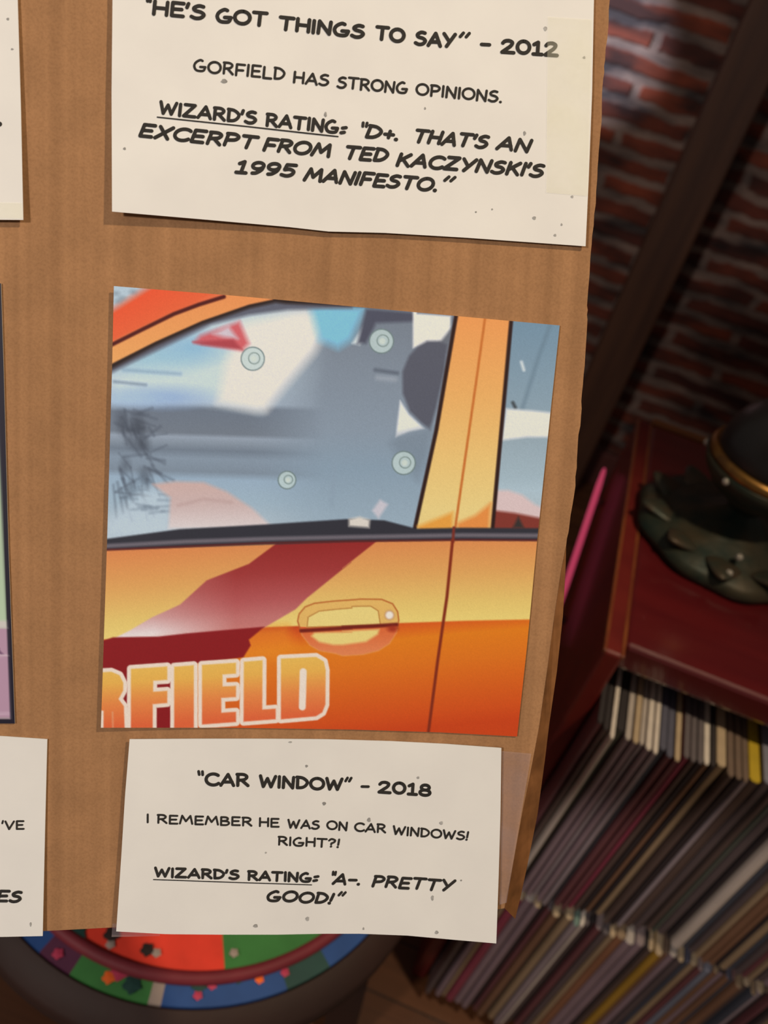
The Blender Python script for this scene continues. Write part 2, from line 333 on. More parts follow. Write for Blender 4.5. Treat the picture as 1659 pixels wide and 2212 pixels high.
def disc(name, r0, r1, z0, z1, colour, parent, n=256, thick=0.012):
    vs, fs, fm = [], [], []
    for k in range(n):
        a = 2 * math.pi * k / n; c, s = math.cos(a), math.sin(a)
        vs += [(r0 * c, r0 * s, z0), (r1 * c, r1 * s, z1), (r1 * c, r1 * s, z1 - thick), (r0 * c, r0 * s, z0 - thick)]
    for k in range(n):
        a, b2 = 4 * k, 4 * ((k + 1) % n)
        am = math.degrees(2 * math.pi * (k + 0.5) / n); am = am - 360 if am > 180 else am
        ci = PK.index(colour(am)) if callable(colour) else 0
        for i in range(4):
            fs.append((a + i, a + (i + 1) % 4, b2 + (i + 1) % 4, b2 + i)[::-1]); fm.append(ci)
    return link(name, mesh(name, vs, fs, PML if callable(colour) else colour, fm), parent)
aG = math.degrees(pang(486, 2055)[0]); aL = math.degrees(pang(178, 2022)[0])
def topcol(a):
    if aL < a < aG: return 'red'
    if aG <= a < aG + 62: return 'green'
    if a <= aL and a > aL - 40: return 'green'
    return ('blue' if (int((a + 180) / 45) % 2) else 'red')
cuts = [(math.degrees(pang(x, y)[0]), c) for x, y, c in ((90, 2045, 'green'), (165, 2085, 'purple'), (320, 2145, 'green'), (358, 2150, 'white'), (615, 2120, 'blue'), (712, 2080, 'deep_green'), (800, 2010, 'blue'))]
def bandcol(a):
    if a < cuts[0][0] or a > cuts[-1][0]: return ('green' if (int((a + 180) / 30) % 2) else 'blue')
    for i, (c, n) in enumerate(cuts[1:]):
        if a < c: return n
    return 'blue'
top = disc('painted_top', 0.0005, 0.208, SH, SH, topcol, stool)
band = disc('painted_border', 0.214, 0.2335, SH - 0.004, SH - 0.007, bandcol, stool)
def torus(name, R, r, z, M, parent):
    vs, fs = [], []; n, k = 128, 12
    for i in range(n):
        for j in range(k):
            a, b2 = 2 * math.pi * i / n, 2 * math.pi * j / k; rr = R + r * math.cos(b2)
            vs.append((rr * math.cos(a), rr * math.sin(a), z + r * math.sin(b2)))
    for i in range(n):
        for j in range(k):
            fs.append((i * k + j, ((i + 1) % n) * k + j, ((i + 1) % n) * k + (j + 1) % k, i * k + (j + 1) % k))
    return link(name, mesh(name, vs, fs, M, smooth=True), parent)
torus('rim_moulding', 0.2115, 0.0062, SH - 0.001, PM['maroon'], stool)
MWD = mat('dark_stool_wood', (0.034, 0.011, 0.006), 0.7, noise=(0.022, 0.008, 0.005), nscale=9, bump=0.2)
v, f = lathe([(0.20, SH - 0.06), (0.252, SH - 0.058), (0.258, SH - 0.052), (0.259, SH - 0.034), (0.256, SH - 0.030), (0.2365, SH - 0.010), (0.2345, SH - 0.010), (0.2342, SH - 0.022), (0.20, SH - 0.022)], 96)
link('wooden_rim', mesh('wooden_rim', v, f, MWD, smooth=True), stool)
for k in range(4):
    a = math.radians(3 + 90 * k); vs, fs = [], []
    for (r, z, w) in ((0.250, 0.0, 0.022), (0.228, 0.2, 0.022), (0.205, SH - 0.058, 0.024)):
        for sx, sy in ((-1, -1), (1, -1), (1, 1), (-1, 1)):
            p = Vector((r + sx * w, sy * w, z)); p.rotate(Matrix.Rotation(a, 3, 'Z')); vs.append(tuple(p))
    for i in range(2):
        for j in range(4): fs.append((4 * i + j, 4 * i + (j + 1) % 4, 4 * i + 4 + (j + 1) % 4, 4 * i + 4 + j))
    fs += [(3, 2, 1, 0), (8, 9, 10, 11)]
    link('leg', mesh('leg', vs, fs, MWD), stool)
# painted seeds and flowers lie on the painted surfaces
def dot(px, py, rad, colour, zoff, name):
    r = ray(px, py); p = r * (-0.85 + zoff) / r[2]; x, y = p[0] - ST[0], p[1] - ST[1]
    vs = [(x, y, SH + zoff + 0.0026)]; n = 14
    for k in range(n):
        a = 2 * math.pi * k / n; rr = rad * (1 + 0.18 * math.cos(5 * a)); vs.append((x + rr * math.cos(a), y + rr * math.sin(a), SH + zoff + 0.0018))
    fs = [(0, 1 + k, 1 + (k + 1) % n) for k in range(n)] + [tuple(range(n, 0, -1))]
    return link(name, mesh(name, vs, fs, PM[colour]), band if zoff else top)
for px, py, rr, c in ((318, 2053, .006, 'black'), (241, 2020, .007, 'black'), (165, 2018, .008, 'deep_green')): dot(px, py, rr, c, 0.0, 'painted_seed')
for px, py, rr, c in ((338, 2060, .004, 'white'), (238, 2042, .004, 'white'), (505, 2060, .004, 'white')): dot(px, py, rr, c, 0.0, 'painted_seed')
for px, py, rr, c in ((258, 2100, .010, 'pink'), (235, 2113, .007, 'orange'), (458, 2130, .005, 'pink'), (427, 2152, .005, 'pink'), (563, 2097, .007, 'pink'), (560, 2117, .005, 'orange'),
                      (430, 2128, .009, 'deep_green'), (515, 2115, .006, 'deep_green'), (615, 2102, .005, 'pink'), (285, 2128, .010, 'deep_green'), (590, 2085, .008, 'green'), (125, 2062, .006, 'pink')):
    dot(px, py, rr * .8, c, -0.0055, 'painted_flower')

# ------------------------------------------------------------------ display board
def card_mat():
    c = alb((166, 117, 74)); M = mat('brown_cardboard', tuple(c), 0.85, 0.25, noise=tuple(c * 0.86), nscale=55, bump=0.08, bscale=400)
    nt = M.node_tree; b = nt.nodes['Principled BSDF']; N = nt.nodes.new; L = nt.links.new
    tc = N('ShaderNodeTexCoord')
    # faint flutes of the corrugated core running down the board
    dn = N('ShaderNodeVectorMath'); dn.operation = 'DOT_PRODUCT'; dn.inputs[1].default_value = tuple(BW[:, 0]); L(tc.outputs['Object'], dn.inputs[0])
    ns = N('ShaderNodeTexNoise'); ns.noise_dimensions = '1D'; ns.inputs['Scale'].default_value = 130; ns.inputs['Detail'].default_value = 2
    L(dn.outputs['Value'], ns.inputs['W'])
    r = N('ShaderNodeValToRGB'); r.color_ramp.elements[0].position = .3; r.color_ramp.elements[1].position = .7
    r.color_ramp.elements[0].color = (.86, .85, .84, 1); r.color_ramp.elements[1].color = (1.04, 1.04, 1.04, 1)
    L(ns.outputs['Fac'], r.inputs['Fac'])
    n3 = N('ShaderNodeTexNoise'); n3.inputs['Scale'].default_value = 900; n3.inputs['Detail'].default_value = 3; L(tc.outputs['Object'], n3.inputs['Vector'])
    r3 = N('ShaderNodeValToRGB'); r3.color_ramp.elements[0].position = .25; r3.color_ramp.elements[1].position = .6
    r3.color_ramp.elements[0].color = (.86, .85, .84, 1); r3.color_ramp.elements[1].color = (1.02, 1.02, 1.02, 1); L(n3.outputs['Fac'], r3.inputs['Fac'])
    src = b.inputs['Base Color'].links[0].from_socket
    m1 = N('ShaderNodeMix'); m1.data_type = 'RGBA'; m1.blend_type = 'MULTIPLY'; m1.inputs[0].default_value = 1; L(src, m1.inputs[6]); L(r.outputs[0], m1.inputs[7])
    m2 = N('ShaderNodeMix'); m2.data_type = 'RGBA'; m2.blend_type = 'MULTIPLY'; m2.inputs[0].default_value = 1; L(m1.outputs[2], m2.inputs[6]); L(r3.outputs[0], m2.inputs[7])
    L(m2.outputs[2], b.inputs['Base Color'])
    return M
MCARD = card_mat()
MEDGE = mat('torn_cardboard_edge', tuple(alb((186, 148, 108))), 0.9, 0.2, noise=tuple(alb((120, 80, 48))), nscale=300)
BO = bp(700, 1000)
board = empty('display_board', BO, 'large brown corrugated cardboard board tilted back with prints and captions stuck on', 'display board')
right = [(1365, -700), (1317, 0), (1314, 60), (1307, 130), (1303, 170), (1300, 240), (1295, 310), (1291, 360), (1287, 440), (1279, 510), (1275, 560), (1268, 660), (1269, 690), (1263, 790), (1257, 850), (1255, 900),
         (1248, 960), (1246, 1010), (1240, 1070), (1230, 1135), (1223, 1178)]
crease = [(1212, 1235), (1198, 1330), (1182, 1450), (1165, 1570), (1148, 1660), (1128, 1760), (1110, 1860), (1090, 1962)]
pl = []
for i, (x, y) in enumerate(right):
    pl.append((x, y))
    if 0 < i < len(right) - 1:
        x2, y2 = right[i + 1]
        for t in (0.33, 0.66): pl.append((x + (x2 - x) * t + rng.uniform(-1.3, 1.3), y + (y2 - y) * t))
poly = pl + crease + [(900, 1990), (600, 1998), (250, 2003), (100, 2011), (-700, 2040), (-760, -700)]
fr = [bp(x, y, 0) - BO for x, y in poly]; n = len(fr); bk = [p - OUT * 0.004 for p in fr]
fs = [tuple(range(n))[::-1], tuple(range(n, 2 * n))] + [(i, (i + 1) % n, n + (i + 1) % n, n + i) for i in range(n)]
link('panel', mesh('panel', fr + bk, fs, [MCARD, MEDGE], [0, 0] + [1] * n), board)
# narrow flap folded back along the crease at the lower right
outer = [(1222, 1225), (1216, 1330), (1203, 1450), (1187, 1560), (1176, 1650), (1161, 1760), (1139, 1870), (1124, 1940), (1113, 1985)]
inn = [(1223, 1180)] + crease
vs = []
for i, ((x, y), (x2, y2)) in enumerate(zip(inn, outer)):
    dep = -0.0009 * min(i, 6)
    a = bp(x, y, 0.0002); bq = bp(x2, y2, dep * 1.6 - 0.0008)
    vs += [a - BO, bq - BO, bq - BO - OUT * 0.003, a - BO - OUT * 0.004]
fs = []
for i in range(len(inn) - 1):
    for j in range(4): fs.append((4 * i + j, 4 * i + 4 + j, 4 * i + 4 + (j + 1) % 4, 4 * i + (j + 1) % 4))
fs += [(0, 1, 2, 3), tuple(4 * (len(inn) - 1) + k for k in (3, 2, 1, 0))]
fl = link('folded_flap', mesh('folded_flap', vs, fs, mat('creased_cardboard', tuple(alb((140, 88, 46))), 0.8, 0.25, noise=tuple(alb((108, 66, 32))), nscale=90, stretch=(1, 1, 1))), board)
fl['label'] = 'narrow creased flap folded back at the lower right edge'

# ------------------------------------------------------------------ sheets of paper on the board
def coons(top, bot, left, right_, nu, nv):
    def samp(pl, n):
        pl = np.array(pl, float); d = np.r_[0, np.cumsum(np.hypot(*np.diff(pl, axis=0).T))]; t = np.linspace(0, d[-1], n)
        return np.stack([np.interp(t, d, pl[:, 0]), np.interp(t, d, pl[:, 1])], 1)
    T, B, Lf, R = samp(top, nu), samp(bot, nu), samp(left, nv), samp(right_, nv)
    u = np.linspace(0, 1, nu)[None, :, None]; v = np.linspace(0, 1, nv)[:, None, None]
    return (1 - v) * T[None] + v * B[None] + (1 - u) * Lf[:, None] + u * R[:, None] - ((1 - u) * (1 - v) * T[0] + u * (1 - v) * T[-1] + (1 - u) * v * B[0] + u * v * B[-1])
def sheet(name, top, bot, left, right_, lift, mats, nu=48, nv=40, thick=0.0005, parent=None):
    """thin paper sheet following the board, its edges lifted by lift(u, v) metres"""
    G = coons(top, bot, left, right_, nu, nv)
    U, V = np.meshgrid(np.linspace(0, 1, nu), np.linspace(0, 1, nv))
    Wf = lift(U, V)
    front = bpv(G[..., 0].ravel(), G[..., 1].ravel(), Wf.ravel()); back = front - OUT * thick
    org = bp(*G[nv // 2, nu // 2], 0.0)
    vs = np.vstack([front, back]) - org; N = nu * nv
    fs, fm = [], []
    for j in range(nv - 1):
        for i in range(nu - 1):
            a = j * nu + i; fs.append((a, a + nu, a + nu + 1, a + 1)); fm.append(0); fs.append((N + a, N + a + 1, N + a + nu + 1, N + a + nu)); fm.append(1)
    ring = [i for i in range(nu)] + [j * nu + nu - 1 for j in range(1, nv)] + [(nv - 1) * nu + i for i in range(nu - 2, -1, -1)] + [j * nu for j in range(nv - 2, 0, -1)]
    for k in range(len(ring)):
        a, b2 = ring[k], ring[(k + 1) % len(ring)]; fs.append((a, b2, N + b2, N + a)); fm.append(1)
    me = mesh(name, vs, fs, mats, fm)
    o = link(name, me, parent, loc=org)
    return o, G, org
MPAPER = mat('card_stock', tuple(alb((228, 216, 196)) * 0.98), 0.75, 0.3, noise=tuple(alb((224, 212, 193)) * 0.96), nscale=30, bump=0.015, bscale=500)
MEDGEP = mat('card_cut_edge', tuple(alb((226, 214, 194))), 0.8)
INK = mat('black_ink', tuple(alb((46, 41, 35))), 0.7, 0.3, noise=tuple(alb((38, 34, 29))), nscale=200)
SMUD = mat('grey_smudge', tuple(alb((172, 163, 148))), 0.8, noise=tuple(alb((132, 124, 112))), nscale=300)

# ---- pen lettering: every glyph is a set of rounded pen strokes on a unit cap height
def cr(pts, n=6):
    p = np.array(pts, float); p = np.vstack([2 * p[0] - p[1], p, 2 * p[-1] - p[-2]]); out = []
    for i in range(1, len(p) - 2):
        for t in np.linspace(0, 1, n, endpoint=False):
            out.append(0.5 * ((2 * p[i]) + (-p[i - 1] + p[i + 1]) * t + (2 * p[i - 1] - 5 * p[i] + 4 * p[i + 1] - p[i + 2]) * t * t + (-p[i - 1] + 3 * p[i] - 3 * p[i + 1] + p[i + 2]) * t ** 3))
    out.append(p[-2]); return [tuple(x) for x in out]
def arc(cx, cy, rx, ry, a0, a1, n=22):
    return [(cx + rx * math.cos(math.radians(a)), cy + ry * math.sin(math.radians(a))) for a in np.linspace(a0, a1, n)]
DOT = [(0.02, 0.03), (0.06, 0.05), (0.05, 0.02)]
GL = {
 'A': (.80, [[(0, 0), (.44, 1), (.80, 0)], [(.16, .30), (.70, .32)]]),
 'B': (.66, [[(.04, 0), (.04, 1)], cr([(.04, 1), (.42, .98), (.56, .80), (.42, .58), (.08, .52)]), cr([(.08, .52), (.52, .47), (.66, .26), (.48, .03), (.04, 0)])]),
 'C': (.74, [arc(.46, .5, .45, .5, 48, 318)]),
 'D': (.74, [[(.06, 0), (.06, .97)], cr([(0, 1), (.40, .93), (.70, .62), (.64, .28), (.40, .05), (.06, 0)])]),
 'E': (.64, [[(.62, 1), (.05, 1), (.05, 0), (.64, .01)], [(.05, .5), (.54, .52)]]),
 'F': (.62, [[(.62, 1), (.05, 1), (.05, 0)], [(.05, .47), (.52, .49)]]),
 'G': (.84, [cr([(.58, .95), (.40, 1), (.12, .76), (.02, .42), (.16, .08), (.44, 0), (.72, .08), (.82, .40)]), [(.82, .40), (.46, .38)]]),
 'H': (.72, [[(.04, 0), (.04, 1)], [(.70, 0), (.70, 1)], [(.04, .50), (.70, .50)]]),
 'I': (.12, [[(.06, 0), (.06, 1)]]),
 'K': (.68, [[(.05, 0), (.05, 1)], [(.62, 1), (.08, .42)], [(.24, .58), (.68, 0)]]),
 'L': (.60, [[(.05, 1), (.05, 0), (.60, .01)]]),
 'M': (.96, [[(0, 0), (.16, 1), (.46, .30), (.80, 1), (.96, 0)]]),
 'N': (.72, [[(.03, 0), (.05, 1), (.66, 0), (.70, 1)]]),
 'O': (.88, [arc(.44, .5, .44, .5, 90, 450, 30)]),
 'P': (.66, [[(.06, 0), (.06, 1)], cr([(0, 1), (.42, .99), (.64, .78), (.50, .52), (.10, .44)])]),
 'R': (.70, [[(.06, 0), (.06, 1)], cr([(0, 1), (.42, .99), (.62, .80), (.48, .55), (.10, .46)]), [(.30, .48), (.70, 0)]]),
 'S': (.66, [cr([(.58, .94), (.34, .98), (.10, .80), (.16, .60), (.48, .50), (.64, .30), (.48, .06), (.22, .0), (0, .10)])]),
 'T': (.76, [[(0, 1), (.76, 1)], [(.38, 1), (.36, 0)]]),
 'U': (.70, [cr([(.04, 1), (.06, .3), (.34, 0), (.64, .3), (.68, 1)])]),
 'V': (.74, [[(0, 1), (.32, 0), (.74, 1)]]),
 'W': (1.02, [[(0, 1), (.22, 0), (.48, .78), (.74, 0), (1.02, 1)]]),
 'X': (.74, [[(0, 0), (.74, 1)], [(.06, 1), (.66, 0)]]),
 'Y': (.74, [[(0, 1), (.34, .46)], [(.74, 1), (.22, 0)]]),
 'Z': (.74, [[(.04, 1), (.68, 1), (0, 0), (.74, .01)]]),
 '0': (.72, [arc(.36, .5, .36, .5, 90, 450, 28)]),
 '1': (.56, [[(.06, .80), (.30, 1), (.30, 0)], [(.04, 0), (.56, 0)]]),
 '2': (.70, [cr([(.02, .78), (.14, .95), (.38, 1), (.58, .86), (.50, .58), (.24, .28), (0, .01)]), [(0, .01), (.70, .01)]]),
 '5': (.62, [[(.60, 1), (.12, 1), (.08, .56)], cr([(.08, .56), (.34, .62), (.58, .44), (.54, .16), (.30, 0), (0, .08)])]),
 '8': (.66, [arc(.33, .75, .25, .25, 0, 360, 24), arc(.33, .25, .32, .26, 0, 360, 24)]),
 '9': (.64, [arc(.32, .70, .29, .29, 0, 360, 24), cr([(.61, .72), (.56, .36), (.34, .06), (.14, 0)])]),
 "'": (.10, [[(.09, 1.04), (.03, .74)]]),
 '.': (.10, [DOT]), '!': (.18, [[(.14, 1), (.08, .32)], DOT]),
 '?': (.52, [cr([(0, .80), (.20, 1), (.48, .86), (.42, .62), (.20, .46)]), [(.20, .46), (.18, .30)], [(.16, .04), (.19, .05)]]),
 '-': (.46, [[(0, .46), (.46, .48)]]), '+': (.46, [[(0, .42), (.46, .44)], [(.26, .16), (.22, .72)]]),
 ':': (.30, [[(.0, .10), (.20, .18)], [(.06, .52), (.28, .60)]]),
 '"': (.34, [[(.06, 1.06), (.10, .78)], [(.26, 1.06), (.28, .78)]]), '”': (.36, [[(.16, 1.06), (.06, .78)], [(.36, 1.06), (.26, .78)]]),
}
class Pen:
    """collects the pen strokes of one card in photo points and lays them on the paper surface"""
    def __init__(s): s.v, s.f, s.k = [], [], 0
    def stroke(s, pts, wid):
        h = wid / 2; lift = 0.00004 * (s.k % 3); s.k += 1
        P = np.array(pts, float)
        for i in range(len(P) - 1):
            d = P[i + 1] - P[i]; L = np.hypot(*d)
            if L < 1e-6: continue
            n = np.array([-d[1], d[0]]) / L * h; b = len(s.v)
            s.v += [(*(P[i] + n), lift), (*(P[i] - n), lift), (*(P[i + 1] - n), lift), (*(P[i + 1] + n), lift)]; s.f.append((b, b + 1, b + 2, b + 3))
        for p in P:
            b = len(s.v)
            for k in range(10): s.v.append((p[0] + h * math.cos(k * .6283), p[1] + h * math.sin(k * .6283), lift))
            s.f.append(tuple(range(b, b + 10)))
    def word(s, txt, x0, y0, x1, y1, cap, wid, it=0.0, lead=0.0):
        gap = 0.20; x = 0; pos = []
        for ch in txt:
            w = GL[ch][0]; g = {"'": 0.13, '.': 0.19, '!': 0.16, ':': 0.12}.get(ch, gap)
            if pos: x += g
            pos.append((ch, x)); x += w
        tot = x; bx, by = x1 - x0, y1 - y0; L = math.hypot(bx, by); d = np.array([bx, by]) / L; up = np.array([d[1], -d[0]])
        inner = L - wid - it * cap * 0.75; sc = inner / tot
        # small warp so the letters sit like hand lettering
        for ch, gx in pos:
            jig = 0.02 * math.sin(3.1 * gx + len(txt)); 
            for pl in GL[ch][1]:
                pts = []
                for (a, b) in pl:
                    q = np.array([x0, y0]) + d * (wid / 2 + (gx + a) * sc + it * b * cap) + up * (wid / 2 + b * (cap - wid) + jig * cap)
                    pts.append(q)
                s.stroke(pts, wid)
    def build(s, name, lifter, parent, M=INK):
        P = np.array([v[:2] for v in s.v]); lf = np.array([v[2] for v in s.v])
        w = lifter(P) + 0.00012 + lf
        V = bpv(P[:, 0], P[:, 1], w) - np.array(parent.location)
        return link(name, mesh(name, V, s.f, M), parent)
def lifter(G, lift):
    """inverse lookup: photo point -> sheet lift, by nearest grid node with bilinear-ish blend"""
    nv, nu = G.shape[:2]; U, V = np.meshgrid(np.linspace(0, 1, nu), np.linspace(0, 1, nv)); pts = G.reshape(-1, 2); Wf = lift(U, V).ravel()
    def fn(P):
        out = np.empty(len(P))
        for i in range(0, len(P), 500):
            d = ((P[i:i + 500, None] - pts[None]) ** 2).sum(-1); idx = np.argpartition(d, 4, axis=1)[:, :4]
            dd = np.take_along_axis(d, idx, 1); w = 1 / (dd + 1.0); out[i:i + 500] = (Wf[idx] * w).sum(1) / w.sum(1)
        return out
    return fn
def specks(lst, parent, lf):
    for (x, y, a, b) in lst:
        p = Pen()
        for j in range(9):
            t = j * .698; p.v.append((x + a * math.cos(t) * (1 + .25 * math.sin(3 * t + x)), y + b * math.sin(t), 0))
        p.f.append(tuple(range(9)))
        p.build('smudge', lf, parent, SMUD)['label'] = 'small grey smudge'

# upper caption card
lift_a = lambda U, V: 0.0008 + 0.0022 * np.clip(1 - U * 2.2, 0, 1) ** 1.5 + 0.0022 * np.clip((V - 0.55) / 0.45, 0, 1) ** 1.5 * np.clip(1.05 - U * .75, 0, 1) + 0.0006 * np.clip((U - .6) / .4, 0, 1)
ca, G, org = sheet('caption_card', [(236, -700), (1308, -640)], [(242, 457), (440, 474), (620, 490), (709, 500), (830, 503), (1000, 513), (1140, 523), (1265, 532)],
                   [(236, -700), (243, 0), (241, 200), (242, 457)], [(1308, -640), (1283, 0), (1279, 200), (1272, 380), (1265, 532)], lift_a, [MPAPER, MEDGEP], 60, 80)
tag(ca, 'large cream caption card at the top ending in the word manifesto', 'caption card'); lfa = lifter(G, lift_a)
p = Pen(); b = 8.2
p.word('"', 309, 28, 327, 30, 36, 7.5); p.word("HE'S", 326, 33, 444, 45, 36, b); p.word('GOT', 463, 50, 578, 60, 35, b); p.word('THINGS', 599, 66, 788, 86, 34, b)
p.word('TO', 808, 88, 875, 94, 34, b); p.word('SAY', 893, 99, 985, 106, 35, b); p.word('”', 985, 106, 1015, 108, 37, 7); p.word('-', 1035, 112, 1060, 114, 34, 8); p.word('2012', 1080, 116, 1207, 124, 34, b)
p.build('title_lettering', lfa, ca)
p = Pen(); b = 5.4
p.word('GORFIELD', 415, 155, 616, 175, 29, b); p.word('HAS', 631, 180, 711, 188, 28, b); p.word('STRONG', 726, 191, 881, 205, 28, b); p.word('OPINIONS.', 896, 206, 1085, 224, 28, b)
p.build('caption_lettering', lfa, ca)
p = Pen(); b = 7.4
p.word("WIZARD'S", 341, 248, 555, 271, 32, b); p.word('RATING', 571, 274, 732, 291, 32, b); p.word(':', 732, 293, 750, 295, 32, 7.5)
p.stroke([(340, 253), (536, 273.5), (730, 295)], 3.0)
p.word('"', 769, 297, 795, 299, 34, 6.5, .2); p.word('D+.', 785, 299, 866, 308, 33, 7.8, .22); p.word("THAT'S", 888, 309, 1058, 324, 33, 7.8, .22); p.word('AN', 1069, 325, 1149, 332, 33, 7.8, .22)
p.word('EXCERPT', 296, 297, 557, 325, 33, 8, .22); p.word('FROM', 564, 327, 718, 343, 33, 8, .22); p.word('TED', 738, 345, 842, 353, 33, 8, .22); p.word("KACZYNSKI'S", 852, 360, 1178, 386, 33, 8, .22)
p.word('1995', 504, 375, 641, 385, 32, 8, .22); p.word('MANIFESTO.', 653, 392, 950, 417, 33, 8, .22); p.word('”', 945, 417, 981, 420, 38, 6.8, .2)
p.build('rating_lettering', lfa, ca)
specks([(484, 175, 7, 5), (703, 247, 3, 6), (1262, 124, 3, 3), (918, 234, 2, 3), (1133, 288, 3, 5), (1154, 471, 4, 4), (1213, 485, 2, 3), (1199, 508, 3, 3), (1178, 62, 4, 5), (1236, 425, 3, 3), (1063, 452, 2, 2), (269, 321, 3, 3), (1028, 458, 2, 2)], ca, lfa)

# lower caption card
lift_b = lambda U, V: 0.0010 + 0.0016 * (1 - U) ** 2 + 0.0012 * V ** 2 + 0.0008 * np.clip((U - .7) / .3, 0, 1)
cb, G, org = sheet('caption_card', [(280, 1597), (420, 1596), (560, 1596), (700, 1597), (840, 1601), (960, 1607), (1083, 1616)], [(251, 2012), (360, 2018), (480, 2019), (600, 2019), (700, 2017), (780, 2017), (880, 2021), (980, 2030), (1072, 2038)],
                   [(280, 1597), (270, 1720), (262, 1850), (251, 2012)], [(1083, 1616), (1081, 1760), (1077, 1900), (1072, 2038)], lift_b, [MPAPER, MEDGEP])
tag(cb, 'white caption card under the orange car print, lettered with car window', 'caption card'); lfb = lifter(G, lift_b)
p = Pen(); b = 7.0
p.word('"', 422, 1696, 442, 1697, 31, 6); p.word('CAR', 441, 1699, 539, 1701, 31, b); p.word('WINDOW', 558, 1702, 741, 1710, 30, b); p.word('”', 740, 1711, 760, 1712, 32, 5.6); p.word('-', 778, 1713, 798, 1714, 29, 6); p.word('2018', 815, 1714, 932, 1722, 29, b)
p.build('title_lettering', lfb, cb)
p = Pen(); b = 4.4
for wd in (('I', 315, 1779, 323, 1779), ('REMEMBER', 338, 1780, 545, 1786), ('HE', 558, 1787, 604, 1788), ('WAS', 620, 1790, 691, 1793), ('ON', 704, 1793, 751, 1796), ('CAR', 764, 1797, 834, 1801), ('WINDOWS!', 847, 1804, 1013, 1817), ('RIGHT?!', 599, 1827, 735, 1833)): p.word(*wd, 21.5, b)
p.build('caption_lettering', lfb, cb)
p = Pen(); b = 6.0
p.word("WIZARD'S", 332, 1896, 518, 1902, 24, b); p.word('RATING', 533, 1903, 674, 1908, 24, b); p.word(':', 674, 1908, 690, 1909, 26, 6); p.stroke([(331.5, 1900), (500, 1906), (673, 1911.5)], 2.2)
p.word('"', 708, 1911, 727, 1912, 29, 5, .2); p.word('A-.', 716, 1912, 783, 1915, 27, 6.2, .22); p.word('PRETTY', 800, 1917, 983, 1928, 28, 6.4, .22); p.word('GOOD!', 572, 1948, 723, 1955, 27, 6.4, .22); p.word('”', 721, 1956, 746, 1957, 30, 5.4, .2)
p.build('rating_lettering', lfb, cb)
specks([(662, 1655, 3, 3), (903, 1680, 3, 3), (700, 1736, 4, 4), (797, 1771, 4, 5), (953, 1778, 4, 4), (664, 1985, 4, 5), (552, 2000, 5, 4), (934, 1940, 3, 6), (943, 2014, 4, 4), (785, 2006, 2, 3), (627, 1603, 4, 2), (996, 1902, 2, 2), (574, 1842, 2, 2)], cb, lfb)

# left cards, cut by the frame
lift_c = lambda U, V: 0.0008 + 0.0022 * V ** 3
cc, G, org = sheet('caption_card', [(-760, -690), (20, -690)], [(-760, 470), (50, 475)], [(-760, -690), (-760, 470)], [(20, -690), (38, 0), (45, 240), (50, 475)], lift_c, [MPAPER, MEDGEP], 40, 60)
tag(cc, 'cream caption card at the upper left, mostly cut off, with one stop showing', 'caption card'); lfc = lifter(G, lift_c)
p = Pen(); p.stroke([(-6, 269), (-1, 268)], 11); p.build('rating_lettering', lfc, cc)
specks([(17, 41, 3, 3), (26, 106, 3, 2)], cc, lfc)
lift_d = lambda U, V: 0.0008 + 0.0012 * V ** 2
cd, G, org = sheet('caption_card', [(-760, 1560), (0, 1590), (102, 1597)], [(-760, 2018), (0, 2024), (92, 2022)], [(-760, 1560), (-760, 2018)], [(102, 1597), (97, 1800), (92, 2022)], lift_d, [MPAPER, MEDGEP], 40, 40)
tag(cd, 'white caption card at the lower left edge, ending in the letters VE and ES', 'caption card'); lfd = lifter(G, lift_d)
p = Pen(); p.word("'VE", 2, 1793, 53, 1793, 21, 4.2); p.build('caption_lettering', lfd, cd)
p = Pen(); p.word('ES', -10, 1950, 50, 1951, 28, 6.6, .22); p.build('rating_lettering', lfd, cd)
specks([(66, 1997, 2, 5)], cd, lfd)

